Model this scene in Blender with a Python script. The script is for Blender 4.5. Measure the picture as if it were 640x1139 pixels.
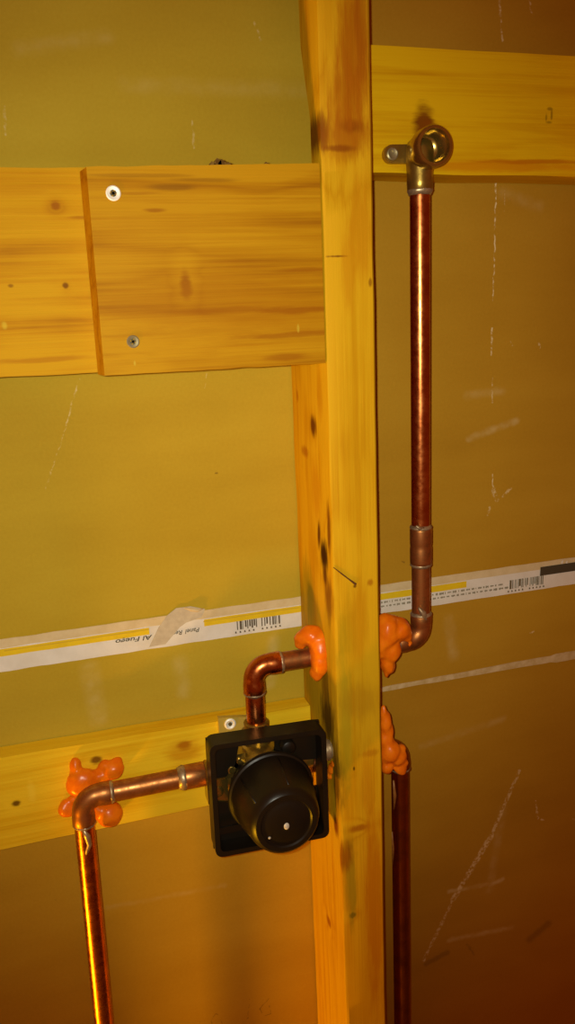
import bpy, bmesh, math, random
from mathutils import Vector, Matrix, noise
random.seed(7)
scene = bpy.context.scene
C = scene.collection
for o in list(bpy.data.objects): bpy.data.objects.remove(o)

# ------------------------------------------------------------------ camera
# world: X along the wall, Y into the wall (drywall face at Y=0, stud fronts at Y=-0.089), Z up, metres
CAM = Vector((-0.19342577, -0.64351717, 0.19653945))
YAW, PITCH, ROLL, FPX = 2.80217163e-01, 2.43548986e-01, -4.34119202e-02, 898.345761
_f = Vector((math.sin(YAW)*math.cos(PITCH), math.cos(YAW)*math.cos(PITCH), -math.sin(PITCH)))
_r = Vector((math.cos(YAW), -math.sin(YAW), 0)); _u = _r.cross(_f)
RT = math.cos(ROLL)*_r + math.sin(ROLL)*_u
UP = -math.sin(ROLL)*_r + math.cos(ROLL)*_u
FW = _f
def at(u, v, Y):
    d = FW + RT*((u-320)/FPX) + UP*((569.5-v)/FPX)
    return CAM + d*((Y-CAM.y)/d.y)
cd = bpy.data.cameras.new('camera'); cam = bpy.data.objects.new('camera', cd); C.objects.link(cam)
cd.sensor_fit = 'HORIZONTAL'; cd.sensor_width = 36; cd.lens = FPX/640*36; cd.clip_start = .01
M4 = Matrix((RT, UP, -FW)).transposed().to_4x4(); M4.translation = CAM
cam.matrix_world = M4
scene.camera = cam

# ------------------------------------------------------------------ light
w = bpy.data.worlds.new('world'); scene.world = w; w.use_nodes = True
bg = w.node_tree.nodes['Background']; bg.inputs[0].default_value = (1, .19, .004, 1); bg.inputs[1].default_value = .19
def lamp(name, kind, loc, energy, col, radius, aim=None):
    l = bpy.data.lights.new(name, kind); l.energy = energy; l.color = col; l.shadow_soft_size = radius
    o = bpy.data.objects.new(name, l); C.objects.link(o); o.location = loc
    if aim is not None: o.rotation_euler = Vector(aim).to_track_quat('-Z', 'Y').to_euler()
    return o
fl = lamp('camera_flash', 'SPOT', CAM - RT*.013 + UP*.005, 12.2, (1, .98, .80), .004, at(250, 520, 0)-CAM)
fl.data.spot_size = math.radians(90); fl.data.spot_blend = 1.0
lamp('floor_work_light', 'POINT', (-1.14, -.385, -1.10), 66, (1, .47, .01), .06)
vs = scene.view_settings
vs.view_transform = 'Standard'; vs.look = 'None'; vs.exposure = 0; vs.gamma = 1; vs.use_curve_mapping = False

# ------------------------------------------------------------------ node helpers
class NT:
    def __init__(s, name):
        s.m = bpy.data.materials.new(name); s.m.use_nodes = True; s.t = s.m.node_tree; s.n = s.t.nodes
        s.b = s.n['Principled BSDF']
    def node(s, typ, **kw):
        n = s.n.new(typ)
        for k, v in kw.items(): setattr(n, k, v)
        return n
    def put(s, sock, v):
        if isinstance(v, bpy.types.NodeSocket): s.t.links.new(v, sock)
        elif isinstance(v, (tuple, list, Vector)) and len(v) == 3 and sock.type == 'RGBA': sock.default_value = (*v, 1)
        else: sock.default_value = v
    def math(s, op, a, b=None, c=None, clamp=False):
        n = s.node('ShaderNodeMath', operation=op); n.use_clamp = clamp
        for i, v in enumerate((a, b, c)):
            if v is not None: s.put(n.inputs[i], v)
        return n.outputs[0]
    def vm(s, op, a, b=None, scale=None):
        n = s.node('ShaderNodeVectorMath', operation=op); s.put(n.inputs[0], a)
        if b is not None: s.put(n.inputs[1], b)
        if scale is not None: s.put(n.inputs['Scale'], scale)
        return n.outputs[1] if op in ('DOT_PRODUCT', 'LENGTH', 'DISTANCE') else n.outputs[0]
    def noise(s, vec, scale, detail=3, rough=.5):
        n = s.node('ShaderNodeTexNoise'); s.put(n.inputs['Vector'], vec); n.inputs['Scale'].default_value = scale
        n.inputs['Detail'].default_value = detail; n.inputs['Roughness'].default_value = rough
        return n.outputs[0]
    def ramp(s, fac, stops):
        n = s.node('ShaderNodeValToRGB'); s.put(n.inputs[0], fac); e = n.color_ramp.elements
        while len(e) < len(stops): e.new(.5)
        for el, (p, c) in zip(e, stops): el.position = p; el.color = (*c, 1) if len(c) == 3 else c
        return n.outputs[0]
    def mix(s, fac, a, b, mode='MIX'):
        n = s.node('ShaderNodeMix', data_type='RGBA', blend_type=mode)
        s.put(n.inputs[0], fac); s.put(n.inputs[6], a); s.put(n.inputs[7], b); return n.outputs[2]
    def rng(s, v, a, b, c=0., d=1., smooth=True):
        n = s.node('ShaderNodeMapRange'); n.interpolation_type = 'SMOOTHSTEP' if smooth else 'LINEAR'
        s.put(n.inputs[0], v)
        for i, x in enumerate((a, b, c, d)): n.inputs[1+i].default_value = x
        return n.outputs[0]
    def pos(s): return s.node('ShaderNodeNewGeometry').outputs['Position']
    def bump(s, h, strength, dist=.001):
        n = s.node('ShaderNodeBump'); n.inputs['Strength'].default_value = strength; n.inputs['Distance'].default_value = dist
        s.put(n.inputs['Height'], h); s.t.links.new(n.outputs[0], s.b.inputs['Normal'])
    def fin(s, col=None, rough=None, metal=None, spec=None, coat=None):
        for k, v in (('Base Color', col), ('Roughness', rough), ('Metallic', metal), ('Specular IOR Level', spec), ('Coat Weight', coat)):
            if v is not None: s.put(s.b.inputs[k], v)
        return s.m
    def segment(s, p, a, b, width, soft=.6):
        d = b-a; q = s.vm('SUBTRACT', p, a)
        h = s.math('MULTIPLY', s.vm('DOT_PRODUCT', q, d), 1/max(d.length_squared, 1e-9), clamp=True)
        dist = s.vm('DISTANCE', q, s.vm('SCALE', d, scale=h))
        return s.rng(dist, width*(1-soft), width, 1, 0)

def wood(name, axis, cols, spots=(), seed=0., ring=1.0, rough=.6, streak=.45, spec=.25, mul=(1, 1, 1)):
    """cols: pale, mid, dark grain. spots: (centre, radii, colour, strength, ring_bend) knots, splits and scorches of the timber."""
    t = NT(name); p = t.vm('ADD', t.pos(), (seed, seed*.7, seed*1.3))
    p0 = t.pos()
    sc = {'x': (1.6, 26, 26), 'z': (26, 26, 1.6)}[axis]
    wob = t.noise(t.vm('MULTIPLY', p, {'x': (5, 12, 12), 'z': (12, 12, 5)}[axis]), 1.0, 2)
    ringv = t.math('MULTIPLY', t.noise(t.vm('MULTIPLY', p, sc), 1.0*ring, 1.5), 9.0)
    ringv = t.math('ADD', ringv, t.math('MULTIPLY', wob, 2.5))
    masks = []
    wn = t.noise(t.vm('MULTIPLY', p, {'x': (40, 260, 260), 'z': (260, 260, 40)}[axis]), 1., 4, .6)
    for (c, r, col, st, bend) in spots:
        q = t.vm('DIVIDE', t.vm('SUBTRACT', p0, c), r)
        l = t.math('ADD', t.vm('LENGTH', q), t.math('MULTIPLY', t.math('SUBTRACT', wn, .5), 1.1))
        masks.append((t.rng(l, .35, 1.15, st, 0), col))
        if bend: ringv = t.math('ADD', ringv, t.math('MULTIPLY', t.rng(l, 0, 3.2, 1, 0), bend))
    pp = t.math('PINGPONG', ringv, 1.0)
    fine = t.noise(t.vm('MULTIPLY', p, {'x': (6, 420, 420), 'z': (420, 420, 6)}[axis]), 1.0, 4, .65)
    mott = t.noise(p, 14, 3)
    band = t.noise(t.vm('ADD', t.vm('MULTIPLY', p, {'x': (3.5, 130, 130), 'z': (130, 130, 3.5)}[axis]), t.vm('SCALE', (1, 1, 1), scale=t.math('MULTIPLY', wob, 3.))), 1.0, 2, .5)
    g = t.math('ADD', t.math('MULTIPLY', t.math('POWER', pp, 1.8), streak), t.math('MULTIPLY', t.math('SUBTRACT', fine, .5), 1.15))
    g = t.math('ADD', g, t.math('MULTIPLY', t.math('SUBTRACT', mott, .5), .7))
    g = t.math('ADD', g, t.math('MULTIPLY', t.math('SUBTRACT', band, .5), .95))
    col = t.ramp(g, [(.0, cols[0]), (.38, cols[1]), (.95, cols[2])])
    for mk, c in masks: col = t.mix(mk, col, c)
    col = t.mix(1., col, mul, 'MULTIPLY')
    t.bump(t.math('ADD', fine, t.math('MULTIPLY', pp, .4)), .35, .0006)
    return t.fin(col, rough, 0., spec)

def plain(name, col, rough=.5, metal=0., spec=.3, var=.0, vscale=60, dark=None, bump=0., coat=None):
    t = NT(name); p = t.pos()
    c = col
    if var:
        n = t.noise(p, vscale, 4, .6)
        c = t.mix(t.rng(n, .5-var, .5+var), dark, col)
        t.put(t.b.inputs['Roughness'], t.rng(n, .3, .7, rough*1.25, rough*.85)); rough = None
    if bump: t.bump(t.noise(p, 260, 3), bump, .001)
    return t.fin(c, rough, metal, spec, coat)

# ------------------------------------------------------------------ mesh helpers
def link(name, me, mat=None, parent=None):
    o = bpy.data.objects.new(name, me); C.objects.link(o)
    if mat is not None: me.materials.append(mat)
    if parent is not None: o.parent = parent; o.matrix_parent_inverse = Matrix.Translation(-parent.location)
    return o
def obj(name, bm, mat, parent=None, smooth=None):
    bmesh.ops.recalc_face_normals(bm, faces=bm.faces[:])
    me = bpy.data.meshes.new(name); bm.to_mesh(me); bm.free()
    if smooth is not None:
        me.polygons.foreach_set('use_smooth', [True]*len(me.polygons))
        if smooth < 180: me.set_sharp_from_angle(angle=math.radians(smooth))
    return link(name, me, mat, parent)
def origin(o, loc):
    loc = Vector(loc); o.data.transform(Matrix.Translation(-loc)); o.location = loc
def thing(name, loc, label, cat, group=None, kind=None):
    o = bpy.data.objects.new(name, None); C.objects.link(o); o.location = loc; o.empty_display_size = .02
    return tag(o, label, cat, group, kind)
def tag(o, label=None, cat=None, group=None, kind=None):
    for k, v in (('label', label), ('category', cat), ('group', group), ('kind', kind)):
        if v: o[k] = v
    return o
def sweep(bm, pts, radii, seg=24, caps=True):
    pts = [Vector(p) for p in pts]; n = len(pts); rings = []
    if not isinstance(radii, (list, tuple)): radii = [radii]*n
    t0 = (pts[1]-pts[0]).normalized()
    a = t0.orthogonal().normalized()
    for i in range(n):
        t = ((pts[min(i+1, n-1)]-pts[i]).normalized() if i < n-1 else Vector())+((pts[i]-pts[i-1]).normalized() if i else Vector())
        if t.length < 1e-9: t = t0
        t.normalize(); a = (a-t*a.dot(t)).normalized(); b = t.cross(a)
        rings.append([bm.verts.new(pts[i]+(a*math.cos(k*2*math.pi/seg)+b*math.sin(k*2*math.pi/seg))*radii[i]) for k in range(seg)])
    for i in range(n-1):
        for k in range(seg):
            bm.faces.new((rings[i][k], rings[i][(k+1) % seg], rings[i+1][(k+1) % seg], rings[i+1][k]))
    if caps: bm.faces.new(rings[0][::-1]); bm.faces.new(rings[-1])
    return bm
def lathe(bm, c, axis, prof, seg=32, caps=(True, True)):
    """prof: (distance along axis, radius)"""
    c = Vector(c); ax = Vector(axis).normalized(); a = ax.orthogonal().normalized(); b = ax.cross(a); rings = []
    for (h, r) in prof:
        rings.append([bm.verts.new(c+ax*h+(a*math.cos(k*2*math.pi/seg)+b*math.sin(k*2*math.pi/seg))*r) for k in range(seg)])
    for i in range(len(prof)-1):
        for k in range(seg): bm.faces.new((rings[i][k], rings[i][(k+1) % seg], rings[i+1][(k+1) % seg], rings[i+1][k]))
    if caps[0]: bm.faces.new(rings[0][::-1])
    if caps[1]: bm.faces.new(rings[-1])
    return bm
def prism(bm, poly, y0, y1):
    """poly of (x, z) between two depths"""
    a = [bm.verts.new((x, y0, z)) for x, z in poly]; b = [bm.verts.new((x, y1, z)) for x, z in poly]; n = len(poly)
    bm.faces.new(a); bm.faces.new(b[::-1])
    for i in range(n): bm.faces.new((a[i], b[i], b[(i+1) % n], a[(i+1) % n]))
    return bm
def bevel(bm, w, seg=2, angle=30):
    es = [e for e in bm.edges if len(e.link_faces) == 2 and e.calc_face_angle(0) > math.radians(angle)]
    bmesh.ops.bevel(bm, geom=es, offset=w, segments=seg, affect='EDGES', profile=.5)
    return bm
def box(bm, x0, x1, y0, y1, z0, z1): return prism(bm, [(x0, z0), (x1, z0), (x1, z1), (x0, z1)], y0, y1)
def arc(c, r, a0, a1, n, e1, e2): 
    return [c+e1*r*math.cos(a0+(a1-a0)*i/n)+e2*r*math.sin(a0+(a1-a0)*i/n) for i in range(n+1)]

# ------------------------------------------------------------------ materials
PALE, MID, DRK = (.80, .47, .030), (.70, .365, .012), (.48, .19, .005)
KN = (.20, .055, .006); KN2 = (.42, .13, .008); BLACK = (.03, .012, .004); OLIVE = (.42, .30, .03)
def S(u, v, Y, ru, rv, col, st=1., bend=0., ry=.03):
    c = at(u, v, Y); k = .74e-3*(abs(c.y-CAM.y)/.59)
    return (c, (ru*k, ry, rv*k), col, st, bend)
def SX(u, v, ru, rv, col, st=1., bend=0.):
    """a mark on the stud's left face (X = 0); ru, rv in pixels"""
    d = FW + RT*((u-320)/FPX) + UP*((569.5-v)/FPX); c = CAM+d*(-CAM.x/d.x); k = .74e-3*(abs(c.y-CAM.y)/.59)
    return (c, (.012, ru*k*2.9, rv*k), col, st, bend)
copper = NT('copper')
_p = copper.pos(); _n = copper.noise(_p, 55, 4, .65); _n2 = copper.noise(_p, 240, 3)
copper.bump(_n2, .08, .0005)
copper = copper.fin(copper.mix(copper.rng(_n, .38, .68), (.50, .14, .035), (.68, .235, .065)), copper.rng(_n2, .3, .7, .34, .24), 1.)
heated = NT('heat_stained_copper')
_p = heated.pos(); _n = heated.noise(_p, 90, 4, .7)
heated = heated.fin(heated.ramp(_n, [(.3, (.22, .10, .03)), (.5, (.44, .165, .045)), (.68, (.58, .27, .09))]), heated.rng(_n, .3, .7, .5, .32), .88)
solder = plain('solder', (.55, .44, .26), .42, .7, .5, .2, 200, (.30, .21, .12), .3)
brass = plain('brass', (.46, .31, .06), .32, .85, .5, .22, 70, (.28, .18, .03), .15)
brass_bright = plain('machined_brass', (.55, .39, .09), .22, .92, .5, .2, 90, (.42, .29, .06))
steel = plain('zinc_screw', (.46, .41, .24), .4, .7, .5, .2, 300, (.28, .24, .12))
screwface = plain('zinc_painted_glint', (.97, .95, .85), .55, .35, .6)  # near-white base colour carries the flash glint on these screw heads
recess = plain('screw_recess', (.10, .08, .03), .7)
black = plain('black_plastic', (.014, .0095, .0045), .36, 0., .34, .25, 45, (.008, .0055, .003), .06)
speckm = plain('pale_speck', (.75, .70, .58), .6, 0., .3, .2, 300, (.5, .45, .35))  # small pale raised dots on the cap face
seal = NT('orange_sealant'); _p = seal.pos(); _n = seal.noise(_p, 110, 3)
seal.bump(_n, .35, .0015)
seal = seal.fin(seal.mix(seal.rng(_n, .3, .7), (.80, .150, .002), (.92, .225, .004)), .32, 0., .4)
paperw = plain('white_tape_paper', (.80, .76, .66), .65, 0., .2, .25, 50, (.70, .65, .54))
buff = plain('buff_tape_paper', (.72, .58, .33), .7, 0., .2, .25, 60, (.62, .48, .24))
yellow = plain('yellow_print', (.82, .58, .012), .6, 0., .25, .2, 80, (.74, .50, .01))
ink = plain('black_print', (.07, .055, .03), .6)
smear = plain('torn_grey_paper', (.52, .44, .30), .75, 0., .15, .2, 200, (.60, .52, .36))
gyps = plain('pale_panel_edge', (.66, .52, .28), .8, 0., .1, .22, 90, (.50, .35, .13), .3)
concrete = plain('concrete_floor', (.30, .27, .23), .85, 0., .2, .25, 8, (.22, .20, .17), .3)

ZJ = -.1505        # joint between the upper and lower sheets
def drywall_mat(name, mul, marks):
    t = NT(name); p0 = t.pos()
    jit = t.node('ShaderNodeTexNoise'); t.put(jit.inputs['Vector'], p0); jit.inputs['Scale'].default_value = 160; jit.inputs['Detail'].default_value = 3
    p = t.vm('ADD', p0, t.vm('SCALE', t.vm('SUBTRACT', jit.outputs['Color'], (.5, .5, .5)), scale=.004))
    big = t.noise(p0, 4.5, 3); mid = t.noise(t.vm('MULTIPLY', p0, (6, 1, 22)), 1, 4); fine = t.noise(p0, 420, 3)
    g = t.math('ADD', t.math('MULTIPLY', big, .5), t.math('ADD', t.math('MULTIPLY', mid, .35), t.math('MULTIPLY', fine, .15)))
    col = t.ramp(g, [(.34, (.52, .31, .030)), (.5, (.60, .375, .042)), (.68, (.68, .45, .062))])
    brk = t.rng(t.noise(p0, 210, 4, .7), .42, .6)
    sm = t.rng(t.noise(p0, 60, 3), .35, .7, .25, 1)
    def chain(segs, soft):
        acc = None; q = p
        for a, b_, wd, st in segs:
            if acc is not None:                      # each mark is evaluated after the one before it
                q = t.vm('ADD', p, t.vm('SCALE', (1e-7, 0, 0), scale=acc))
            mk = t.math('MULTIPLY', t.segment(q, A(*a), A(*b_), wd*1e-3, soft), st)
            acc = mk if acc is None else t.math('MAXIMUM', acc, mk)
        return 0. if acc is None else acc
    A = lambda u, v: at(u, v, 0)
    keep = lambda segs: [q for q in segs if marks((A(*q[0])+A(*q[1]))/2)]
    col = t.mix(1., col, mul, 'MULTIPLY')
    scr = [  # hard scratches: pixel ends, half width (mm), strength
        ((552, 205), (550, 300), 1.0, .9), ((550, 300), (548, 335), .8, .8), ((548, 365), (547, 395), 1.2, .7), ((548, 420), (548, 448), 1., .55),
        ((562, 212), (561, 238), .5, .35), ((556, 0), (559, 45), 1.3, .55), ((590, 0), (592, 14), 1.5, .45), ((548, 528), (549, 548), .8, .7),
        ((549, 545), (553, 556), 2.6, .6), ((568, 544), (560, 552), 2., .6), ((545, 565), (543, 572), 1.8, .5),
        ((578, 858), (547, 930), 2.8, .45), ((547, 930), (505, 1000), 4.2, .55), ((505, 1000), (472, 1068), 2.6, .4),
        ((596, 892), (599, 910), 1.8, .6), ((603, 912), (606, 912), 1.4, .5), ((638, 911), (640, 912), 1.6, .5), ((600, 382), (601, 386), 1.6, .5),
        ((590, 704), (594, 703), 1.3, .5), ((88, 420), (75, 470), .8, .35), ((75, 470), (50, 545), .7, .25), ((284, 25), (290, 45), 1.2, .3),
        ((230, 415), (228, 432), .6, .3), ((568, 380), (570, 384), 1., .4), ((5, 120), (6, 150), 1.2, .3), ((214, 135), (216, 165), 1., .25)]
    white = t.math('MULTIPLY', chain(keep(scr), .6), brk)
    smears = [((522, 488), (575, 468), 5, .40), ((520, 440), (560, 435), 6, .2), ((545, 985), (560, 978), 4, .6), ((500, 992), (548, 983), 4, .45),
                         ((500, 1046), (570, 1032), 5, .40), ((100, 745), (110, 800), 12, .22), ((200, 735), (205, 770), 10, .2), ((500, 690), (505, 730), 9, .2),
                         ((360, 100), (140, 95), 9, .10), ((20, 55), (120, 40), 8, .14), ((600, 230), (560, 215), 8, .15), ((560, 900), (545, 990), 8, .2), ((120, 1010), (250, 985), 4, .16),
                         ((470, 830), (560, 800), 6, .14), ((300, 760), (305, 710), 9, .25)]
    soft = t.math('MULTIPLY', chain(keep(smears), 1.), sm)
    col = t.mix(soft, col, (.74, .62, .30)); col = t.mix(white, col, (.86, .74, .42))
    pen = [((278, 1112), (276, 1133), .9, .65), ((299, 1111), (290, 1122), .8, .55), ((290, 1122), (292, 1131), .8, .55), ((292, 1131), (301, 1128), .8, .55), ((301, 1128), (300, 1119), .8, .5),
           ((240, 1128), (235, 1136), .8, .5), ((240, 1128), (246, 1131), .8, .5), ((246, 1131), (247, 1142), .8, .5), ((235, 1136), (237, 1146), .8, .5), ((220, 1137), (228, 1136), .7, .4),
           ((475, 1072), (498, 1060), 5, .35), ((590, 1045), (610, 1028), 7, .35), ((520, 1050), (528, 1062), 2, .3), ((60, 1000), (62, 1001), 1.2, .5), ((240, 526), (242, 526), 1.3, .6),
           ((448, 625), (450, 626), 1.2, .5), ((104, 1020), (104, 1022), 1.2, .3)]
    dark = chain(keep(pen), .8)
    col = t.mix(dark, col, (.10, .05, .01))
    t.bump(t.math('ADD', fine, t.math('MULTIPLY', mid, 1.5)), .12, .0008)
    return t.fin(col, .75, 0., .12)
dw_left_up = drywall_mat('brown_drywall_paper', (.78, .86, .5), lambda p: p.x < .02 and p.z > ZJ)
dw_left_low = drywall_mat('brown_drywall_paper_low', (.84, .80, .4), lambda p: p.x < .02 and p.z <= ZJ)
dw_right_up = drywall_mat('darker_drywall_paper', (.76, .66, .35), lambda p: p.x >= .02 and p.z > ZJ)
dw_right_low = drywall_mat('darker_drywall_paper_low_dimmed', (.72, .60, .3), lambda p: p.x >= .02 and p.z <= ZJ)  # darker paper, with the light's falloff toward the floor put into the tint

# ------------------------------------------------------------------ setting
wall = bpy.data.objects.new('wall_back', None); C.objects.link(wall); wall.location = (0, 0, -1.35); tag(wall, kind='structure')
for x0_, x1_, up_m, low_m in ((-1.3, .0362, dw_left_up, dw_left_low), (.0370, 1.3, dw_right_up, dw_right_low)):   # sheets meet behind the stud
    b = box(bmesh.new(), x0_, x1_, 0, .0127, ZJ+.0010, 1.1); bevel(b, .0008, 1); obj('drywall_panel', b, up_m, wall)
    b = box(bmesh.new(), x0_, x1_, .0004, .0127, -1.35, ZJ-.0010); bevel(b, .0008, 1); obj('drywall_panel', b, low_m, wall)
# pale torn paper lip along the joint of the two panels
b = bmesh.new(); up_, lo_ = [], []
X = -1.2; random.seed(3)
while X < 1.2:
    wide = .0019 + .0016*max(0, min(1, (X-.05)/.2)) + .0008*noise.noise(Vector((X*40, 0, 0)))
    if X > .262: wide = .0046 + .0006*noise.noise(Vector((X*90, 3, 0)))
    off = .0010*noise.noise(Vector((X*12, 9, 0)))
    up_.append((X, ZJ+off+wide)); lo_.append((X, ZJ+off-wide)); X += .006
prism(b, lo_+up_[::-1], -.0007, .006)
obj('panel_edge', b, gyps, wall)
b = box(bmesh.new(), -1.3, 1.3, -1.6, .02, -1.40, -1.35); tag(obj('floor', b, concrete), kind='structure')

# ------------------------------------------------------------------ stud
H1 = at(350, 730, -.048); H1 = Vector((0, -.048, H1.z)); 
PZ = at(445, 829, -.048).z          # height of the lower hot/cold runs
def stud():
    b = bmesh.new(); rings = []; N = 150; z0, z1 = -1.35, 1.05
    zs = []
    z = z0
    while z < z1: zs.append(z); z += (.002 if .28 < z < .30 else .008) if -.6 < z < .5 else .05
    zs.append(z1)
    for z in zs:
        j = lambda s, a=.0006: a*noise.noise(Vector((z*22, s*7.3, 1.7)))
        # bark-side wane takes the back left corner off above the upper boards
        k = max(0, min(1, (z-.2870)/.0025))
        wy = -.0015*(1-k) + k*(-.070 + .016*max(0, min(1, (z-.325)/.05)))
        wx = .0015*(1-k) + k*.0355
        fl_ = .0022+.0012*abs(j(5, 1))
        if z > .295: fl_ += .002*max(0, min(1, (z-.295)/.05))
        r = .0016
        P = [(j(1), wy), (j(1), -.089+fl_), (fl_*.3+j(1), -.089+fl_*.3), (fl_+j(1), -.089+j(2, .0003)), (.019, -.089+j(6, .0003)), (.038-r+j(3), -.089+j(4, .0003)), (.038+j(3), -.089+r), (.038, -.0015), (.0365, -.0005), (wx, -.0005)]
        rings.append([b.verts.new((x, y, z)) for x, y in P])
    n = len(rings[0])
    for i in range(len(rings)-1):
        for k in range(n): b.faces.new((rings[i][k], rings[i][(k+1) % n], rings[i+1][(k+1) % n], rings[i+1][k]))
    b.faces.new(rings[0][::-1]); b.faces.new(rings[-1])
    spots = [
        SX(351, 150, 9, 22, (.16, .05, .006), .95), S(386, 150, -.089, 30, 26, (.46, .14, .008), .8, 3.0), S(392, 140, -.089, 15, 8, (.30, .08, .006), .85),
        S(377, 165, -.089, 20, 4, (.30, .08, .006), .8), S(393, 60, -.089, 20, 75, (.50, .15, .006), .8, 1.2), S(386, 108, -.089, 26, 40, (.48, .14, .006), .65), S(402, 20, -.089, 9, 60, (.44, .12, .006), .6),
        S(376, 285, -.089, 13, 1.4, KN, .8), S(412, 314, -.089, 2.5, 5, KN, .7),
        SX(349, 474, 4, 13, (.15, .035, .004), .95, 1.5), SX(340, 502, 5, 7, KN2, .7), SX(352, 545, 6, 40, (.62, .24, .008), .5), SX(356, 440, 4, 30, (.60, .24, .01), .4), SX(331, 440, 1.5, 8, KN2, .6),
        SX(361, 618, 5.5, 22, (.06, .018, .004), 1., 2.0), SX(355, 595, 2.2, 20, (.14, .035, .004), .95), SX(366, 590, 2.5, 34, (.20, .05, .005), .9), SX(362, 640, 3, 14, (.12, .03, .004), .9),
        SX(366, 668, 5, 34, (.22, .065, .006), .85), S(412, 648, -.089, 4, 5, KN2, .7), S(395, 652, -.089, 2.5, 2.5, BLACK, .9),
        SX(343, 660, 9, 45, OLIVE, .85), SX(350, 770, 14, 40, OLIVE, .7), SX(366, 720, 9, 60, OLIVE, .5),
        SX(365, 800, 10, 42, (.09, .042, .008), .95), SX(374, 865, 5, 60, (.13, .06, .01), .9), SX(362, 760, 6, 24, (.20, .09, .014), .75),
        S(385, 800, -.089, 9, 120, (.50, .36, .03), .7), S(400, 780, -.089, 30, 30, (.50, .25, .02), .5), S(388, 700, -.089, 12, 60, (.55, .34, .02), .45),
        S(391, 985, -.089, 9, 70, (.38, .28, .03), .8), S(393, 1018, -.089, 6, 5, (.20, .15, .03), .85, 1.), S(412, 838, -.089, 14, 6, KN2, .5), S(400, 921, -.089, 16, 6, (.46, .15, .01), .85, 2.),
        SX(374, 918, 3.5, 17, (.28, .07, .006), .95), SX(380, 955, 1.8, 26, (.30, .09, .006), .8), SX(366, 1025, 3.5, 8, (.38, .11, .006), .9, 1.2), SX(352, 940, 10, 14, (.85, .5, .03), .4),
        S(394, 855, -.089, 1.6, 3.2, BLACK, .8), S(417, 1010, -.089, 16, 170, (.62, .23, .006), .85), S(410, 870, -.089, 12, 60, (.60, .24, .008), .5), S(372, 430, -.089, 4, 120, (.80, .46, .03), .5), S(402, 255, -.089, 16, 60, (.66, .29, .008), .75), S(388, 300, -.089, 10, 50, (.66, .29, .008), .6), S(400, 690, -.089, 14, 60, (.64, .28, .01), .5)]
    sp = [s for s in spots if s[3] > 0]
    m = wood('stud_pine', 'z', (PALE, MID, (.55, .24, .006)), sp, 2.1, 1., .62, .40, .08, (.78, .78, .25))
    # small diagonal check in the face
    o = obj('wall_stud', b, m)
    # drilled pipe holes
    cb = bmesh.new()
    for zc in (H1.z, PZ): sweep(cb, [(-.02, -.048, zc), (.06, -.048, zc)], .0118, 24)
    me = bpy.data.meshes.new('cut'); cb.to_mesh(me); cb.free(); cut = link('cut', me)
    md = o.modifiers.new('b', 'BOOLEAN'); md.object = cut; md.operation = 'DIFFERENCE'; md.solver = 'EXACT'
    dg = bpy.context.evaluated_depsgraph_get(); nm = bpy.data.meshes.new_from_object(o.evaluated_get(dg))
    o.modifiers.clear(); o.data = nm; bpy.data.objects.remove(cut)
    nm.polygons.foreach_set('use_smooth', [True]*len(nm.polygons)); nm.set_sharp_from_angle(angle=math.radians(25))
    origin(o, (.019, -.045, -1.35))
    return tag(o, 'upright pine wall stud with knots and scorch marks in the middle of the photo', 'stud')
st = stud()
b = box(bmesh.new(), -.4255, -.3875, -.0890, -.0010, -1.35, 1.05); bevel(b, .0020, 2)
st2 = obj('wall_stud', b, wood('next_stud_pine', 'z', (PALE, MID, DRK), [], 31., 1., .62, .34, .2, (.8, .8, .3)), None, 50); origin(st2, (-.4065, -.045, -1.35))
tag(st2, 'next pine wall stud at the far left end of the boards', 'stud')
# hairline check on the stud front
b = bmesh.new()
pa = [at(371, 631, -.0892), at(380, 638, -.0892), at(388, 644, -.0892), at(396, 650, -.0892)]
sweep(b, pa, [.0003, .0006, .0006, .0011], 6); ck = obj('wood_check', b, plain('dark_check', (.10, .035, .006), .8)); ck.parent = st; ck.matrix_parent_inverse = Matrix.Translation(-st.location)

# ------------------------------------------------------------------ boards
def board(name, corners, y0, y1, mat, label, cat='board', group=None, bev=.0015, seed=0, skew=0.):
    """corners TL TR BR BL as (x, z)"""
    TL, TR, BR, BL = [Vector((c[0], c[1])) for c in corners]; b = bmesh.new(); n = 40; top, bot = [], []
    for i in range(n+1):
        t = i/n; e = .0007 if 0 < i < n else 0
        top.append(TL.lerp(TR, t)+Vector((0, e*noise.noise(Vector((t*9, seed, 0)))))); bot.append(BL.lerp(BR, t)+Vector((0, e*noise.noise(Vector((t*9, seed, 5))))))
    prism(b, [(p.x, p.y) for p in bot]+[(p.x, p.y) for p in reversed(top)], y0, y1)
    bevel(b, bev, 2, 40)
    if skew:                                         # left end sawn off slightly out of square
        for q in b.verts:
            if q.co.x < TL.x+.006 and q.co.y > (y0+y1)/2: q.co.x -= skew
    o = obj(name, b, mat, None, 50)
    origin(o, ((BL.x+BR.x)/2, (y0+y1)/2, min(BL.y, BR.y)))
    return tag(o, label, cat, group)
def screw(u, v, Y, r, parent, glint=True, ang=.4):
    c = at(u, v, Y); b = bmesh.new()
    lathe(b, c, (0, -1, 0), [(-.012, .0016), (-.0015, .0018), (0, r), (.0006, r), (.0009, r*.86), (.0003, r*.45), (-.0006, r*.40)], 24)
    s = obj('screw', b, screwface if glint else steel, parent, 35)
    b = bmesh.new()
    for k in range(2):
        a = ang+k*math.pi/2; d = Vector((math.cos(a), 0, math.sin(a))); e = Vector((-d.z, 0, d.x))
        q = [c+d*r*.44*s1+e*r*.17*s2 for s1, s2 in ((-1, -1), (1, -1), (1, 1), (-1, 1))]
        prism(b, [(p.x, p.z) for p in q], Y-.0008, Y+.0004)
    x = obj('recess', b, recess); x.parent = s
    return s
BO = ((.78, .43, .022), (.66, .325, .009), (.42, .155, .004))
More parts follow.
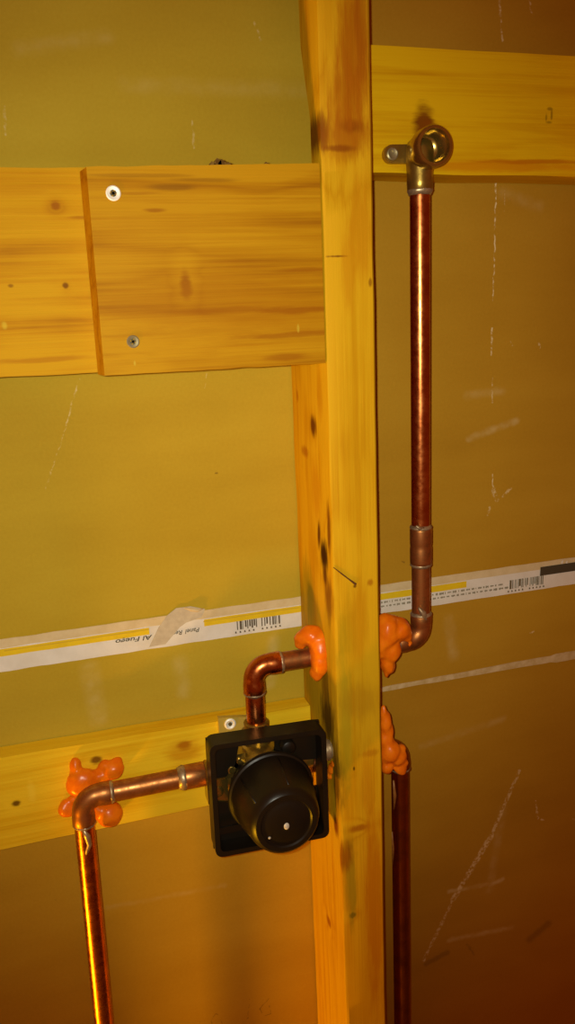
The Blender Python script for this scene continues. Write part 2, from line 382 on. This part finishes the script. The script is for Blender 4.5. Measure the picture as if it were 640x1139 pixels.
m = wood('upper_board_pine', 'x', BO, [
    S(207, 316, -.089, 7, 16, KN2, .85, .6, .03), S(150, 215, -.089, 30, 2, KN2, .4, 0), S(172, 234, -.089, 12, 2.5, KN2, .65, 0), S(195, 208, -.089, 28, 4, (.36, .16, .015), .7, 0), S(230, 200, -.089, 40, 2.5, (.36, .16, .015), .5, 0),
    S(250, 340, -.089, 130, 42, (.58, .24, .006), .45, 0), S(330, 345, -.089, 70, 4, (.46, .15, .004), .7, 0), S(250, 345, -.089, 70, 4, (.46, .15, .004), .5, 0), S(330, 372, -.089, 70, 3.5, (.44, .14, .004), .6, 0), S(340, 300, -.089, 40, 3, (.46, .15, .004), .5, 0),
    S(160, 195, -.089, 60, 2, (.40, .18, .015), .5, 0), S(320, 397, -.089, 30, 5, (.45, .15, .004), .6, 0), S(332, 365, -.089, 1.5, 5, (.80, .56, .12), .9, 0), S(150, 404, -.089, 1.5, 3, (.85, .62, .15), .9, 0)],
    5.2, .9, .6, .50, .08, (.63, .60, .2))
c = [at(96, 185.5, -.089), at(357, 181.5, -.089), at(362, 404, -.089), at(116.5, 418, -.089)]
cc = [(p.x, p.z) for p in c]; cc[1] = (-.0006, cc[1][1]); cc[2] = (-.0006, cc[2][1])
front = board('backing_board', cc, -.0887, -.0710, m, 'wide pine board with two screws butting against the left side of the stud', 'board', None, .0016, 1, .0032)
screw(126, 215, -.0887, .0047, front); screw(148, 380, -.0887, .0042, front, False)
b = bmesh.new(); random.seed(5)                      # splintered chips on the top edge
for (u, v, s) in ((236, 181, 5), (242, 178, 6), (247, 180, 7), (254, 181, 4), (296, 181, 4)):
    p = at(u, v, -.084); k = s*.00042
    prism(b, [(p.x-k, p.z-.003), (p.x+k, p.z-.003), (p.x+k*.9, p.z-.001+k*.2), (p.x-k*.1, p.z-.001+k*.9), (p.x-k*.9, p.z-.001+k*.1)], -.085, -.0825)
sp_ = obj('splinter_chips', b, plain('dark_bark', (.22, .12, .016), .8, 0, .2, .2, 300, (.10, .045, .008))); sp_.parent = front; sp_.matrix_parent_inverse = Matrix.Translation(-front.location); sp_['kind'] = 'stuff'

m = wood('left_board_pine', 'x', ((.82, .47, .025), (.73, .375, .010), (.47, .18, .004)), [
    S(62, 229, -.07, 5, 5, KN2, .85, .8, .03), S(73, 318, -.07, 3, 3.5, KN, .8, .6, .03), S(90, 242, -.07, 14, 2, KN2, .5, 0), S(12, 318, -.07, 3, 2, KN, .6, 0), S(50, 400, -.07, 60, 3, (.50, .17, .005), .5, 0), S(5, 362, -.07, 3, 4, (.85, .65, .2), .7, 0)], 9.3, 1.1, .6, .48, .08, (.66, .64, .15))
a0, a1, a2, a3 = at(0, 188, -.0708), at(95, 187, -.0708), at(112, 415, -.0708), at(0, 419, -.0708)
sl_t = (a1.z-a0.z)/(a1.x-a0.x)
board('blocking_board', [(-.3870, a0.z), (-.05, a1.z+.001), (-.05, a2.z), (-.3870, a3.z)], -.0705, -.0325, m,
      'long pine board running off the left edge behind the screwed board', 'board', None, .0012, 2)

m = wood('right_board_pine', 'x', ((.70, .43, .022), (.62, .34, .011), (.42, .165, .004)), [
    S(472, 138, -.039, 13, 21, (.17, .04, .006), .95, 0, .03), S(478, 150, -.039, 14, 14, (.22, .05, .006), .85, 0, .03), S(560, 185, -.039, 130, 7, (.58, .20, .005), .7, 0), S(600, 180, -.039, 90, 3, (.46, .13, .004), .7, 0), S(470, 186, -.039, 40, 5, (.56, .22, .006), .5, 0),
    S(612, 121, -.039, 4, 2, (.22, .12, .01), .7, 0), S(614, 128, -.039, 1.6, 6, (.22, .12, .01), .7, 0), S(608, 131, -.039, 1.4, 5, (.22, .12, .01), .6, 0), S(611, 136, -.039, 4, 1.6, (.22, .12, .01), .6, 0)], 13.7, 1.1, .62, .30, .08, (1.1, 1.12, .2))
p1, p2, p3, p4 = at(416, 50, -.039), at(640, 63, -.039), at(640, 199, -.039), at(420, 192, -.039)
board('blocking_board', [(.0386, p1.z), (.62, p2.z-.001), (.62, p3.z-.003), (.0386, p4.z)], -.039, -.001, m,
      'pine board at upper right that the brass elbow is screwed to', 'board', None, .0015, 3)

m = wood('low_board_pine', 'x', ((.80, .52, .045), (.72, .42, .022), (.56, .26, .010)), [
    S(18, 894, -.019, 5, 4, (.14, .06, .008), .95, .8, .03), S(107, 845, -.019, 7, 6, (.16, .055, .008), .9, .6, .03), S(205, 829, -.019, 10, 7, (.30, .09, .008), .95, .8, .03), S(205, 835, -.019, 24, 18, (.55, .20, .008), .55, 0, .03), S(35, 880, -.019, 5, 14, (.85, .60, .12), .5, 0)], 17.1, .8, .6, .34, .08, (1.08, 1.12, .4))
l0, l1, l2, l3 = at(0, 841, -.019), at(242, 802.5, -.019), at(225, 897, -.019), at(0, 946, -.019)
board('blocking_board', [(-.3870, l0.z), (-.0006, l1.z-.001), (-.0006, l2.z), (-.3870, l3.z)], -.019, -.0010, m,
      'thin pine board behind the black valve with orange sealant on it', 'board', None, .0012, 4)

# ------------------------------------------------------------------ printed tape on the drywall
tape = thing('printed_tape', (0, 0, -.075), 'white paper edge tape with yellow stripe and barcodes across the drywall', 'tape')
zt, zb = -.0474, -.0750
def strip(name, x0, x1, f0, f1, mat, y, n=90, rag=.0, parent=tape, seed=0):
    """f0,f1: fraction of the tape height from the top"""
    b = bmesh.new(); lo, hi = [], []
    for i in range(n+1):
        x = x0+(x1-x0)*i/n; hi.append((x, zt+(zb-zt)*f0+rag*noise.noise(Vector((x*55, seed, 0))))); lo.append((x, zt+(zb-zt)*f1+rag*noise.noise(Vector((x*55, seed, 4)))))
    prism(b, lo+hi[::-1], -y, -y+.00022)
    return obj(name, b, mat, parent)
strip('paper', -1.2, 1.2, 0, 1, paperw, .00035, 300, .0006)
strip('top_margin', -1.2, 1.2, .0, .27, buff, .0005, 300, .0006)
TX = lambda u, v=690: at(u, v, 0).x
strip('yellow_stripe', -1.2, TX(165, 690), .30, .52, yellow, .0006, 120, .0003)
strip('yellow_stripe', TX(226, 678), TX(519, 640), .30, .52, yellow, .0006, 80, .0003)
for u0, u1, f in ((0, 165, .345), (226, 333, .345)): strip('stripe_line', TX(u0), TX(u1), f, f+.03, plain('ochre_print', (.62, .42, .02), .6), .0008, 40, .0002)
def lettering(s, u, v, u2, v2, hgt, bold=0.):
    """upside-down print whose first letter is at (u,v) and last at (u2,v2)"""
    cu = bpy.data.curves.new('txt', 'FONT'); cu.body = s; cu.size = 1; cu.shear = .2; cu.offset = bold
    to = bpy.data.objects.new('txt', cu); C.objects.link(to); dg = bpy.context.evaluated_depsgraph_get()
    me = bpy.data.meshes.new_from_object(to.evaluated_get(dg)); bpy.data.objects.remove(to)
    xs = [q.co.x for q in me.vertices]; wdt = max(xs)-min(xs); a, c2 = at(u, v, 0), at(u2, v2, 0)
    ex = (c2-a)/wdt; ez = Vector((0, 0, -1))*hgt
    for q in me.vertices: q.co = Vector((a.x, -.00085, a.z))+ex*q.co.x+ez*q.co.y
    return link('lettering', me, ink, tape)
lettering('Panel', 222, 697.5, 206, 700, .0056, .01); lettering('Resistente', 203, 700.5, 173, 705.2, .0056, .01); lettering('Al Fuego', 169, 705.8, 128, 711.5, .0056, .012)
def barcode(u0, v0, u1, v1, f0, f1, seed, fade):
    random.seed(seed); a, c2 = at(u0, v0, 0), at(u1, v1, 0); x = a.x; b = bmesh.new()
    wds = [.0005, .0009, .0014, .002]
    while x < c2.x:
        t = (x-a.x)/(c2.x-a.x); wv = random.choice(wds[:2] if .5 < t < .68 else wds)
        if not (.46 < t < .62 and random.random() < .6):
            e = .04 if random.random() < .75 else .10
            prism(b, [(x, zt+(zb-zt)*(f1-e)), (x+wv, zt+(zb-zt)*(f1-e)), (x+wv, zt+(zb-zt)*f0), (x, zt+(zb-zt)*f0)], -.00085, -.0007)
        x += wv+random.choice((.0006, .0009, .0016))
    n = 11                                             # tiny number row: unreadable ticks
    for i in range(n):
        xx = a.x-.002+(c2.x-a.x+.006)*i/n
        if 4 < i < 6: continue
        prism(b, [(xx, zt+(zb-zt)*(f1+.07)), (xx+.0016, zt+(zb-zt)*(f1+.07)), (xx+.0012, zt+(zb-zt)*(f1+.01)), (xx+.0002, zt+(zb-zt)*(f1+.01))], -.00085, -.0007)
    obj('barcode', b, plain('barcode_print', fade, .65), tape)
barcode(263, 688, 310, 684, .52, .84, 4, (.13, .10, .06)); barcode(567, 645, 604, 640, .50, .86, 9, (.15, .11, .05))
random.seed(21); b = bmesh.new()                      # two rows of print too small to read
for row, (f, ua, ub) in enumerate(((.60, 424, 560), (.74, 424, 562))):
    x, xe = TX(ua, 670), TX(ub, 650)
    while x < xe:
        wv = random.uniform(.0012, .0050); h = random.uniform(.0009, .0014); z = zt+(zb-zt)*f
        for k in range(int(wv/.0008)):
            xx = x+k*.0008; hh = h*random.uniform(.6, 1.2)
            prism(b, [(xx, z-hh), (xx+.0005, z-hh), (xx+.0005, z+hh*.6), (xx, z+hh*.6)], -.00085, -.0007)
        x += wv+random.uniform(.0008, .0015)
o_ = obj('fine_print', b, plain('grey_print', (.20, .15, .07), .65), tape); o_['kind'] = 'stuff'
x0, x1 = TX(601, 628), .62
b = bmesh.new(); prism(b, [(x0, zt+(zb-zt)*.50), (x0+.0002, zt+(zb-zt)*.18), (x1, zt+(zb-zt)*.18), (x1, zt+(zb-zt)*.50)], -.0009, -.0007); obj('black_bar', b, ink, tape)
for (u, v, k) in ((625, 625, .0018), (630, 625, .0014)):
    p = at(u, v, 0); b = bmesh.new(); prism(b, [(p.x-k*.7, p.z-k*.6), (p.x+k*.4, p.z-k), (p.x+k*.7, p.z+k), (p.x-k*.4, p.z+k*.6)], -.0011, -.0009); obj('white_nick', b, paperw, tape)
# torn, wrinkled patch
b = bmesh.new()
pts = [at(u, v, 0) for u, v in ((166, 719), (176, 703), (186, 690), (196, 688), (212, 687), (224, 680), (222, 676), (205, 674), (190, 677), (184, 681), (177, 696), (170, 709))]
prism(b, [(p.x, p.z) for p in [at(u, v, 0) for u, v in ((166, 719), (184, 716), (200, 697), (207, 692), (224, 686), (228, 677), (212, 674), (196, 676), (186, 684), (176, 698))]], -.0012, -.0007)
bmesh.ops.triangulate(b, faces=[f for f in b.faces if len(f.verts) > 4]); obj('torn_patch', b, smear, tape)
b = bmesh.new(); sweep(b, [at(205, 676, -.001), at(213, 678, -.0022), at(220, 679, -.0022), at(226, 677, -.001)], [.0005, .0016, .0014, .0004], 8); obj('paper_curl', b, buff, tape, 180)

# ------------------------------------------------------------------ plumbing
R = .0079; YP = -.048
Xv = Vector((1, 0, 0)); Zv = Vector((0, 0, 1)); Yv = Vector((0, 1, 0))
def pipe(p0, p1, parent, mat=copper, r=R):
    return obj('pipe', sweep(bmesh.new(), [Vector(p0).lerp(Vector(p1), t) for t in (0, .25, .5, .75, 1)], r, 32), mat, parent, 60)
def elbow(corner, da, db, parent, mat=heated, rad=.0125, sock=.010, r=.0091):
    """90 degree fitting; da and db are the unit directions of its two legs from the corner"""
    corner = Vector(corner); da = Vector(da).normalized(); db = Vector(db).normalized()
    c = corner+da*rad+db*rad
    cur = [c-da*rad*math.sin(a)-db*rad*math.cos(a) for a in [i*math.pi/2/12 for i in range(13)]]   # from leg a side to leg b side
    P = [corner+da*(rad+sock+.001), corner+da*(rad+sock), corner+da*(rad+.004), corner+da*(rad+.001)]+cur+[corner+db*(rad+.001), corner+db*(rad+.004), corner+db*(rad+sock), corner+db*(rad+sock+.001)]
    Rr = [r-.0006, r, r, r-.0003]+[r-.0005]*13+[r-.0003, r, r, r-.0006]
    o = obj('elbow', sweep(bmesh.new(), P, Rr, 32), mat, parent, 60)
    for d in (da, db): solder_ring(corner+d*(rad+sock+.0008), d, parent)
    return o
def solder_ring(c, d, parent, r=.0090, w=.0016):
    b = bmesh.new(); lathe(b, c, d, [(-w, r-.0016), (-w*.8, r-.0002), (-w*.2, r+.0004), (w*.5, r-.0002), (w*1.3, r-.0013)], 32)
    for v in b.verts:
        n = noise.noise(v.co*420); v.co += (v.co-Vector(c)).normalized()*n*.0005
    return obj('solder_ring', b, solder, parent, 180)
ZH = H1.z
XR = at(468, 450, YP).x; XV = at(283.5, 775, YP).x
XL = at(95, 922, YP).x; XL2 = at(115, 1132, YP).x; ZL = at(160, 873.5, YP).z; XB = at(446.5, 1000, YP).x
VZ = ZL-.001

riser = thing('shower_riser_pipe', (XR, YP, ZH), 'long copper pipe rising from the valve through the stud to the brass elbow', 'pipe')
pipe((XV, YP, VZ+.030), (XV, YP, ZH-.012), riser)
elbow((XV, YP, ZH), Xv, -Zv, riser, copper)
pipe((XV+.012, YP, ZH), (XR-.012, YP, ZH), riser, heated)
elbow((XR, YP, ZH), -Xv, Zv, riser)
ztop = at(468, 213, YP).z
za, zc_ = at(467, 628, YP).z, at(467, 586, YP).z
pipe((XR, YP, ZH+.012), (XR, YP, za+.006), riser, heated); pipe((XR, YP, za+.004), (XR, YP, ztop+.008), riser)
b = bmesh.new(); lathe(b, (XR, YP, za), Zv, [(0, R), (.0006, .0089), (.003, .0092), ((zc_-za)*.5-.002, .0092), ((zc_-za)*.5, .0088), ((zc_-za)*.5+.002, .0092), (zc_-za-.003, .0092), (zc_-za-.0006, .0089), (zc_-za, R)], 32)
obj('coupling', b, heated, riser, 60)
solder_ring((XR, YP, za), -Zv, riser); solder_ring((XR, YP, zc_), Zv, riser)

# brass drop-ear elbow
EZ = at(468, 169.5, YP).z
el = thing('drop_ear_elbow', (XR, -.039, EZ), 'brass threaded elbow fitting screwed to the upper right board', 'pipe fitting')
b = bmesh.new(); lathe(b, (XR, YP, ztop-.001), Zv, [(0, .0086), (.001, .0097), (.008, .0100), (.011, .0098), (EZ-ztop-.004, .0106), (EZ-ztop+.004, .0106), (EZ-ztop+.008, .0092), (EZ-ztop+.0108, .0060), (EZ-ztop+.0118, .002)], 32)
obj('body', b, brass, el, 60)
b = bmesh.new(); yf = -.0735       # outlet with a bored, threaded mouth
prof = [(0, .0105), (.004, .0122), (.009, .0128), (.0125, .0140), (.0150, .0146), (.0245, .0146), (.0258, .0138), (.0260, .0116)]
d0 = .0245
for k in range(9):
    d0 -= .0009; prof.append((d0, .0111)); d0 -= .0009; prof.append((d0, .0104))
prof += [(d0-.001, .0080), (d0-.002, .0060), (d0-.006, .0055)]
lathe(b, (XR, yf+.026, EZ), (0, -1, 0), prof, 40, (True, True)); obj('outlet', b, brass_bright, el, 40)
for s in (-1, 1):
    b = bmesh.new(); cx = XR+s*.0205; rr = .0066
    poly = [(XR, EZ-rr), (XR, EZ+rr)] if s < 0 else [(XR, EZ+rr), (XR, EZ-rr)]
    a0 = math.pi/2 if s < 0 else -math.pi/2
    poly += [(cx+rr*math.cos(a0+math.pi*i/14), EZ-.0005+rr*math.sin(a0+math.pi*i/14)) for i in range(15)]
    prism(b, poly, -.0437, -.0391); bevel(b, .0006, 2, 50); e_ = obj('ear', b, brass, el, 50)
    p = Vector((cx, -.0437, EZ-.0005)); b = bmesh.new(); lathe(b, p, (0, -1, 0), [(-.012, .0018), (0, .0046), (.0007, .0045), (.0012, .0036), (.0006, .0018)], 24); s_ = obj('screw', b, steel, None, 40); s_.parent = e_
solder_ring((XR, YP, ztop), -Zv, el, .0096, .0022)

# left supply
left = thing('supply_pipe', (XL2, YP, -1.35), 'copper supply pipe on the left with an elbow turning into the valve', 'pipe')
cor = Vector((XL, YP, ZL)); dn = (Vector((XL2, YP, at(115, 1132, YP).z))-cor).normalized(); hz = Vector((1, 0, .0)).normalized()
elbow(cor, hz, dn, left)
bot = cor+dn*((ZL+1.35)/-dn.z)
pipe(cor+dn*.014, bot, left)
xe = at(204, 862, YP).x
pipe(cor+hz*.014, (xe+.006, YP, ZL), left, heated)
b = bmesh.new(); lathe(b, (xe-.001, YP, ZL), Xv, [(0, R), (.0006, .0092), (.003, .0098), (.018, .0098), (.019, .009)], 32); obj('coupling', b, heated, left, 60)
solder_ring((xe-.001, YP, ZL), -Xv, left, .0098, .003)

def smear_on(name, pix, depth, radii, parent):
    return obj(name, sweep(bmesh.new(), [at(u, v, depth) for u, v in pix], radii, 10), solder, parent, 180)
smear_on('solder_run', ((92, 921), (97, 930), (99.5, 939), (97, 946), (95.5, 952)), YP-.0070, [.0012, .0026, .0022, .0018, .0006], left)
smear_on('solder_run', ((466, 676), (471, 682), (475, 692)), YP-.0078, [.0010, .0028, .0008], riser)
smear_on('solder_run', ((463, 585), (467, 588), (472, 587)), YP-.0086, [.0008, .0016, .0007], riser)
# right supply
right = thing('supply_pipe', (XB, YP, -1.35), 'dark copper supply pipe at lower right beside the stud', 'pipe')
dkc = plain('shade_tinted_copper', (.40, .13, .045), .34, 1., .5, .22, 60, (.22, .07, .025), .1)  # copper darkened so its colour carries the shade beside the stud
cR = Vector((XB, YP, PZ)); elbow(cR, -Xv, -Zv, right, dkc, .0125, .009, .0090)
pipe(cR-Zv*.014, (XB, YP, -1.35), right, dkc); pipe((-.012, YP, PZ), cR-Xv*.013, right, dkc)
b = bmesh.new()                                        # sealant run down the pipe
sweep(b, [at(u, v, YP-.0078) for u, v in ((438, 868), (439.5, 885), (438.5, 900))], [.0008, .0016, .0006], 8)
drm = plain('brown_flux', (.34, .15, .03), .4, 0, .4, .2, 200, (.22, .08, .015)); obj('drip', b, drm, right, 180); b = bmesh.new()
sweep(b, [at(u, v, YP-.0070) for u, v in ((436.5, 925), (437.5, 945), (437, 962))], [.0005, .0012, .0004], 8)
obj('drip', b, drm, right, 180)

# ------------------------------------------------------------------ shower valve
VX = XV
val = thing('shower_valve', (VX, -.019, VZ-.05), 'shower valve in a square black plastic guard with round cap', 'valve')
b = bmesh.new()
lathe(b, (VX, -.0195, VZ), (0, -1, 0), [(0, .017), (.006, .021), (.02, .023), (.050, .023), (.056, .0215), (.060, .0215)], 36)
obj('body', b, brass, val, 40)
for d, L_, r in ((-Xv, .046, .0125), (Xv, .046, .0125), (Zv, .040, .0115), (-Zv, .036, .0115)):
    b = bmesh.new(); lathe(b, (VX, YP, VZ), d, [(.01, r), (.026, r), (.027, r+.0015), (.031, r+.0015), (.032, r-.001), (L_-.001, r-.001), (L_, r-.002)], 28); obj('port', b, brass, val, 40)
for (du, dv, k) in ((241, 876, .0085), (265, 842, .005), (256, 852, .006)):    # screw stops and lugs of the casting
    p = at(du, dv, -.058); b = bmesh.new(); box(b, p.x-k, p.x+k, -.064, -.050, p.z-k*1.2, p.z+k*1.2); bevel(b, .0012, 2); lug = obj('lug', b, brass_bright, val, 50)
    b = bmesh.new(); lathe(b, (p.x, -.064, p.z), (0, -1, 0), [(-.001, k*.6), (.001, k*.55), (.0016, k*.35), (.0012, 0.0004)], 18); q = obj('screw', b, brass_bright, None, 50); q.parent = lug
# mounting ear with screw
b = bmesh.new(); e0, e1 = at(243, 799, -.024), at(271, 812, -.024)
prism(b, [(e0.x, e1.z), (e1.x+.012, e1.z-.004), (e1.x+.012, e0.z-.006), (e1.x, e0.z-.003), (e0.x, e0.z)], -.0235, -.0192); bevel(b, .0008, 2); ear = obj('mounting_ear', b, plain('ear_brass', (.60, .45, .08), .4, .35), val, 50)
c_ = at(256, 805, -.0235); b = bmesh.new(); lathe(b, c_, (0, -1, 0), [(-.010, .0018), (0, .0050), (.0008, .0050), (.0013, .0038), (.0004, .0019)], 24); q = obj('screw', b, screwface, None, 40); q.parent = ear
b = bmesh.new(); lathe(b, c_, (0, -1, 0), [(.0, .0016), (.0012, .0017)], 12); q = obj('recess', b, recess, None); q.parent = ear
# nut at the stud
b = bmesh.new(); nz = at(367, 833, -.070); lathe(b, (-.0072, -.070, nz.z), Xv, [(0, .0070), (.0008, .0088), (.0050, .0092), (.0056, .0080), (.0070, .0078)], 10); obj('union_nut', b, solder, val, 40)

# black guard
Q = [(-.1030, -.1285), (-.0072, -.1325), (-.0072, -.2330), (-.1040, -.2288)]
def rounded(quad, inset, rad, n=6):
    P = [Vector(q) for q in quad]; cx = sum(P, Vector((0, 0)))/4; out = []
    P = [Vector((p.x+(inset if p.x < cx.x else -inset), p.y+(inset if p.y < cx.y else -inset))) for p in P]
    for i in range(4):
        a, bb, c3 = P[i-1], P[i], P[(i+1) % 4]; d1 = (a-bb).normalized(); d2 = (c3-bb).normalized()
        s, e = bb+d1*rad, bb+d2*rad
        for k in range(n+1):
            t = k/n; out.append(s*(1-t)**2+bb*2*t*(1-t)+e*t*t)
    return out
YG0, YG1 = -.081, -.063
guard = thing('guard', (0, 0, 0), None, None); guard.location = val.location.copy()
bpy.data.objects.remove(guard)
b = bmesh.new(); po, pi = rounded(Q, 0, .007), rounded(Q, .0042, .005); n = len(po)
def loopv(P, y): return [b.verts.new((p.x, y, p.y)) for p in P]
o0, o1, i0, i1 = loopv(po, YG1), loopv(po, YG0), loopv(pi, YG0), loopv(pi, YG1)
for A_, B_ in ((o0, o1), (o1, i0), (i0, i1), (i1, o0)):
    for k in range(n): b.faces.new((A_[k], A_[(k+1) % n], B_[(k+1) % n], B_[k]))
bevel(b, .0009, 2, 50); gd = obj('guard_frame', b, black, val, 50)
def sub(name, bm, mat, par, sm=50):
    q = obj(name, bm, mat, None, sm); q.parent = par; return q
yb = -.0655
def pl(name, pix, y0=yb, y1=yb+.0025):
    P = [at(u, v, y0) for u, v in pix]; b = bmesh.new()
    prism(b, [(max(-.103, min(-.0078, p.x)), max(-.231, min(-.131, p.z))) for p in P], y0, y1); bevel(b, .0005, 1); return sub(name, b, black, gd)
pl('guard_plate', ((228, 893), (262, 893), (300, 905), (345, 876), (366, 872), (366, 940), (232, 960)))
pl('guard_plate', ((229, 822), (268, 817), (262, 850), (252, 864), (229, 868)), -.0645, -.062)
pl('guard_plate', ((306, 808), (362, 800), (364, 842), (330, 846), (306, 842)))
b = bmesh.new(); box(b, VX-.042, VX-.020, -.0755, -.0735, VZ-.040, VZ-.034); bevel(b, .0005, 1); sub('rib', b, black, gd)
b = bmesh.new(); lathe(b, at(319, 828, -.068), (0, -1, 0), [(-.003, .006), (.006, .006), (.007, .005)], 20); sub('boss', b, black, gd)
# cap
CX, CZ = (-.0555, -.1795)
b = bmesh.new(); prof = [(0, .0352), (.0022, .0360), (.004, .0352), (.0048, .0338), (.022, .0315), (.040, .0282), (.0445, .0262), (.0462, .0240), (.0462, .0205), (.0450, .0195), (.0450, .0170), (.0456, .0160), (.0456, .005)]
lathe(b, (CX, -.0790, CZ), (0, -1, 0), prof, 48); cap = obj('cap', b, black, val, 32)
b = bmesh.new(); lathe(b, (CX, -.060, CZ), (0, -1, 0), [(0, .029), (.020, .030)], 40); sub('collar', b, black, cap)
for k in range(6):                                      # grip ribs moulded on the cone
    a = k*math.pi/3+.35; d = Vector((math.cos(a), 0, math.sin(a))); c0 = Vector((CX, -.0790, CZ))
    b = bmesh.new(); sweep(b, [c0+d*.0325-Yv*.007, c0+d*.0308-Yv*.022, c0+d*.0278-Yv*.039], [.0010, .0013, .0008], 8); sub('rib', b, black, cap, 180)
yfz = -.0790-.0456
for (u, v, k, sx) in ((319, 919, .0030, .75), (300, 932, .0011, 1), (331, 884, .0012, 1), (285, 908, .0018, .6)):
    yy = yfz if v > 915 else yfz+.018
    if (u, v) == (285, 908): yy = -.100
    p = at(u, v, yy); b = bmesh.new(); bmesh.ops.create_icosphere(b, subdivisions=2, radius=1)
    for q in b.verts: q.co = Vector((p.x+q.co.x*k*sx, yy+q.co.y*.0008, p.z+q.co.z*k))
    if v > 915 and u < 340 and yy == yfz: sub('speck', b, speckm, cap, 180)
    else: b.free()

# ------------------------------------------------------------------ orange sealant
def blob(lobes, label, vox=.0011, base=None):
    b = bmesh.new()
    for L_ in lobes:
        u, v, Y, r = L_[:4]; s = L_[4] if len(L_) > 4 else (1, 1, 1); tw = L_[5] if len(L_) > 5 else 0
        c = at(u, v, Y); t = bmesh.new(); bmesh.ops.create_icosphere(t, subdivisions=3, radius=1)
        M_ = Matrix.Translation(c) @ Matrix.Rotation(tw, 4, 'Y') @ Matrix.Diagonal((r*s[0]*1e-3, r*s[1]*1e-3, r*s[2]*1e-3, 1))
        for q in t.verts:
            q.co = M_ @ q.co; q.co += Vector((noise.noise(q.co*150), noise.noise(q.co*150+Vector((9, 0, 0))), noise.noise(q.co*150+Vector((0, 9, 0)))))*.0016
        me = bpy.data.meshes.new('t'); t.to_mesh(me); t.free(); b.from_mesh(me); bpy.data.meshes.remove(me)
    o = obj('sealant_blob', b, seal)
    m1 = o.modifiers.new('r', 'REMESH'); m1.mode = 'VOXEL'; m1.voxel_size = vox*.001 if vox > .1 else vox; m1.use_smooth_shade = True
    m2 = o.modifiers.new('s', 'SMOOTH'); m2.factor = .6; m2.iterations = 9
    dg = bpy.context.evaluated_depsgraph_get(); nm = bpy.data.meshes.new_from_object(o.evaluated_get(dg)); o.modifiers.clear(); o.data = nm
    nm.polygons.foreach_set('use_smooth', [True]*len(nm.polygons))
    cs = [q.co for q in nm.vertices]; cen = sum(cs, Vector())/len(cs); origin(o, (cen.x, cen.y, min(q.z for q in cs)))
    return tag(o, label, 'sealant', 'dabs of orange sealant round the pipes')
YB = -.022
blob([(84, 852, YB, 5.2, (1, 1, 1.5)), (86, 860, YB, 6), (92, 870, YB-.003, 12.5, (1.1, .8, 1)), (108, 864, YB-.002, 8, (1.6, .8, .8)), (126, 856, YB-.002, 8.5, (1.1, .9, 1)), (130, 849, YB, 5.5), (117, 853, YB, 6), (74, 899, YB-.002, 7.2, (1, .9, 1.1)), (82, 890, YB-.001, 5),
      (122, 905, YB-.004, 10.5, (1.05, 1, 1), .3), (108, 900, YB-.002, 8), (100, 885, YB-.002, 10), (116, 876, YB, 6)],
     'spread of orange sealant on the low left board behind the pipe elbow')
YS = -.050
blob([(338, 710, YS, 8, (1, 1, .9)), (346, 706, YS-.002, 9.5, (1.1, 1, .9)), (354, 712, YS-.006, 9.5), (357, 724, YS-.010, 9, (.95, 1, 1.3)), (356, 738, YS-.012, 8.2, (.9, 1, 1.3)), (352, 749, YS-.012, 5.8, (1, 1, 1.2)), (334, 716, YS, 5), (356, 728, YS, 9, (.7, 1, 1.2))],
     'orange sealant hooked round the pipe on the left side of the stud')
blob([(430, 702, -.060, 12.5, (.9, 1, 1.25)), (442, 700, -.060, 10.5, (1.1, 1, 1.0)), (436, 694, -.058, 8), (448, 704, -.060, 7.5), (453, 709, -.061, 4.5), (434, 722, -.060, 10.5, (.9, 1, 1.2)), (431, 738, -.060, 7.5, (.8, 1, 1.2)), (436, 743, -.060, 4, (.8, 1, 1.4)), (430, 748, -.060, 3.2, (.8, 1, 1.3)), (457, 716, -.062, 1.9, (.8, .8, 1.6), .9), (424, 712, -.058, 12, (.8, 1, 1.5))],
     'biggest lump of orange sealant on the right side of the stud by the riser')
blob([(427, 795, -.062, 4.2, (.8, 1, 2.2)), (429, 804, -.062, 6.0, (.9, 1, 2.0)), (431, 814, -.062, 5.6, (.9, 1, 2.0)), (430, 824, -.062, 7.0, (.9, 1, 1.6)), (434, 836, -.063, 9.5, (1, 1, 1.1)), (443, 842, -.064, 7.5, (1, 1, 1.1)), (446, 832, -.063, 4.2), (449, 848, -.064, 4), (446, 855, -.064, 5.5, (1, 1, 1.1)), (430, 853, -.062, 6), (427, 838, -.060, 8, (.7, 1, 1.3))],
     'ragged orange sealant over the lower right pipe elbow at the stud')
blob([(372, 849, -.074, 3.6, (.9, 1.3, .9)), (369, 855, -.070, 4.0, (.8, 1.2, 1.3)), (366, 862, -.066, 3.6, (.8, 1.2, 1.3))], 'small smear of orange sealant between the black valve guard and the stud')
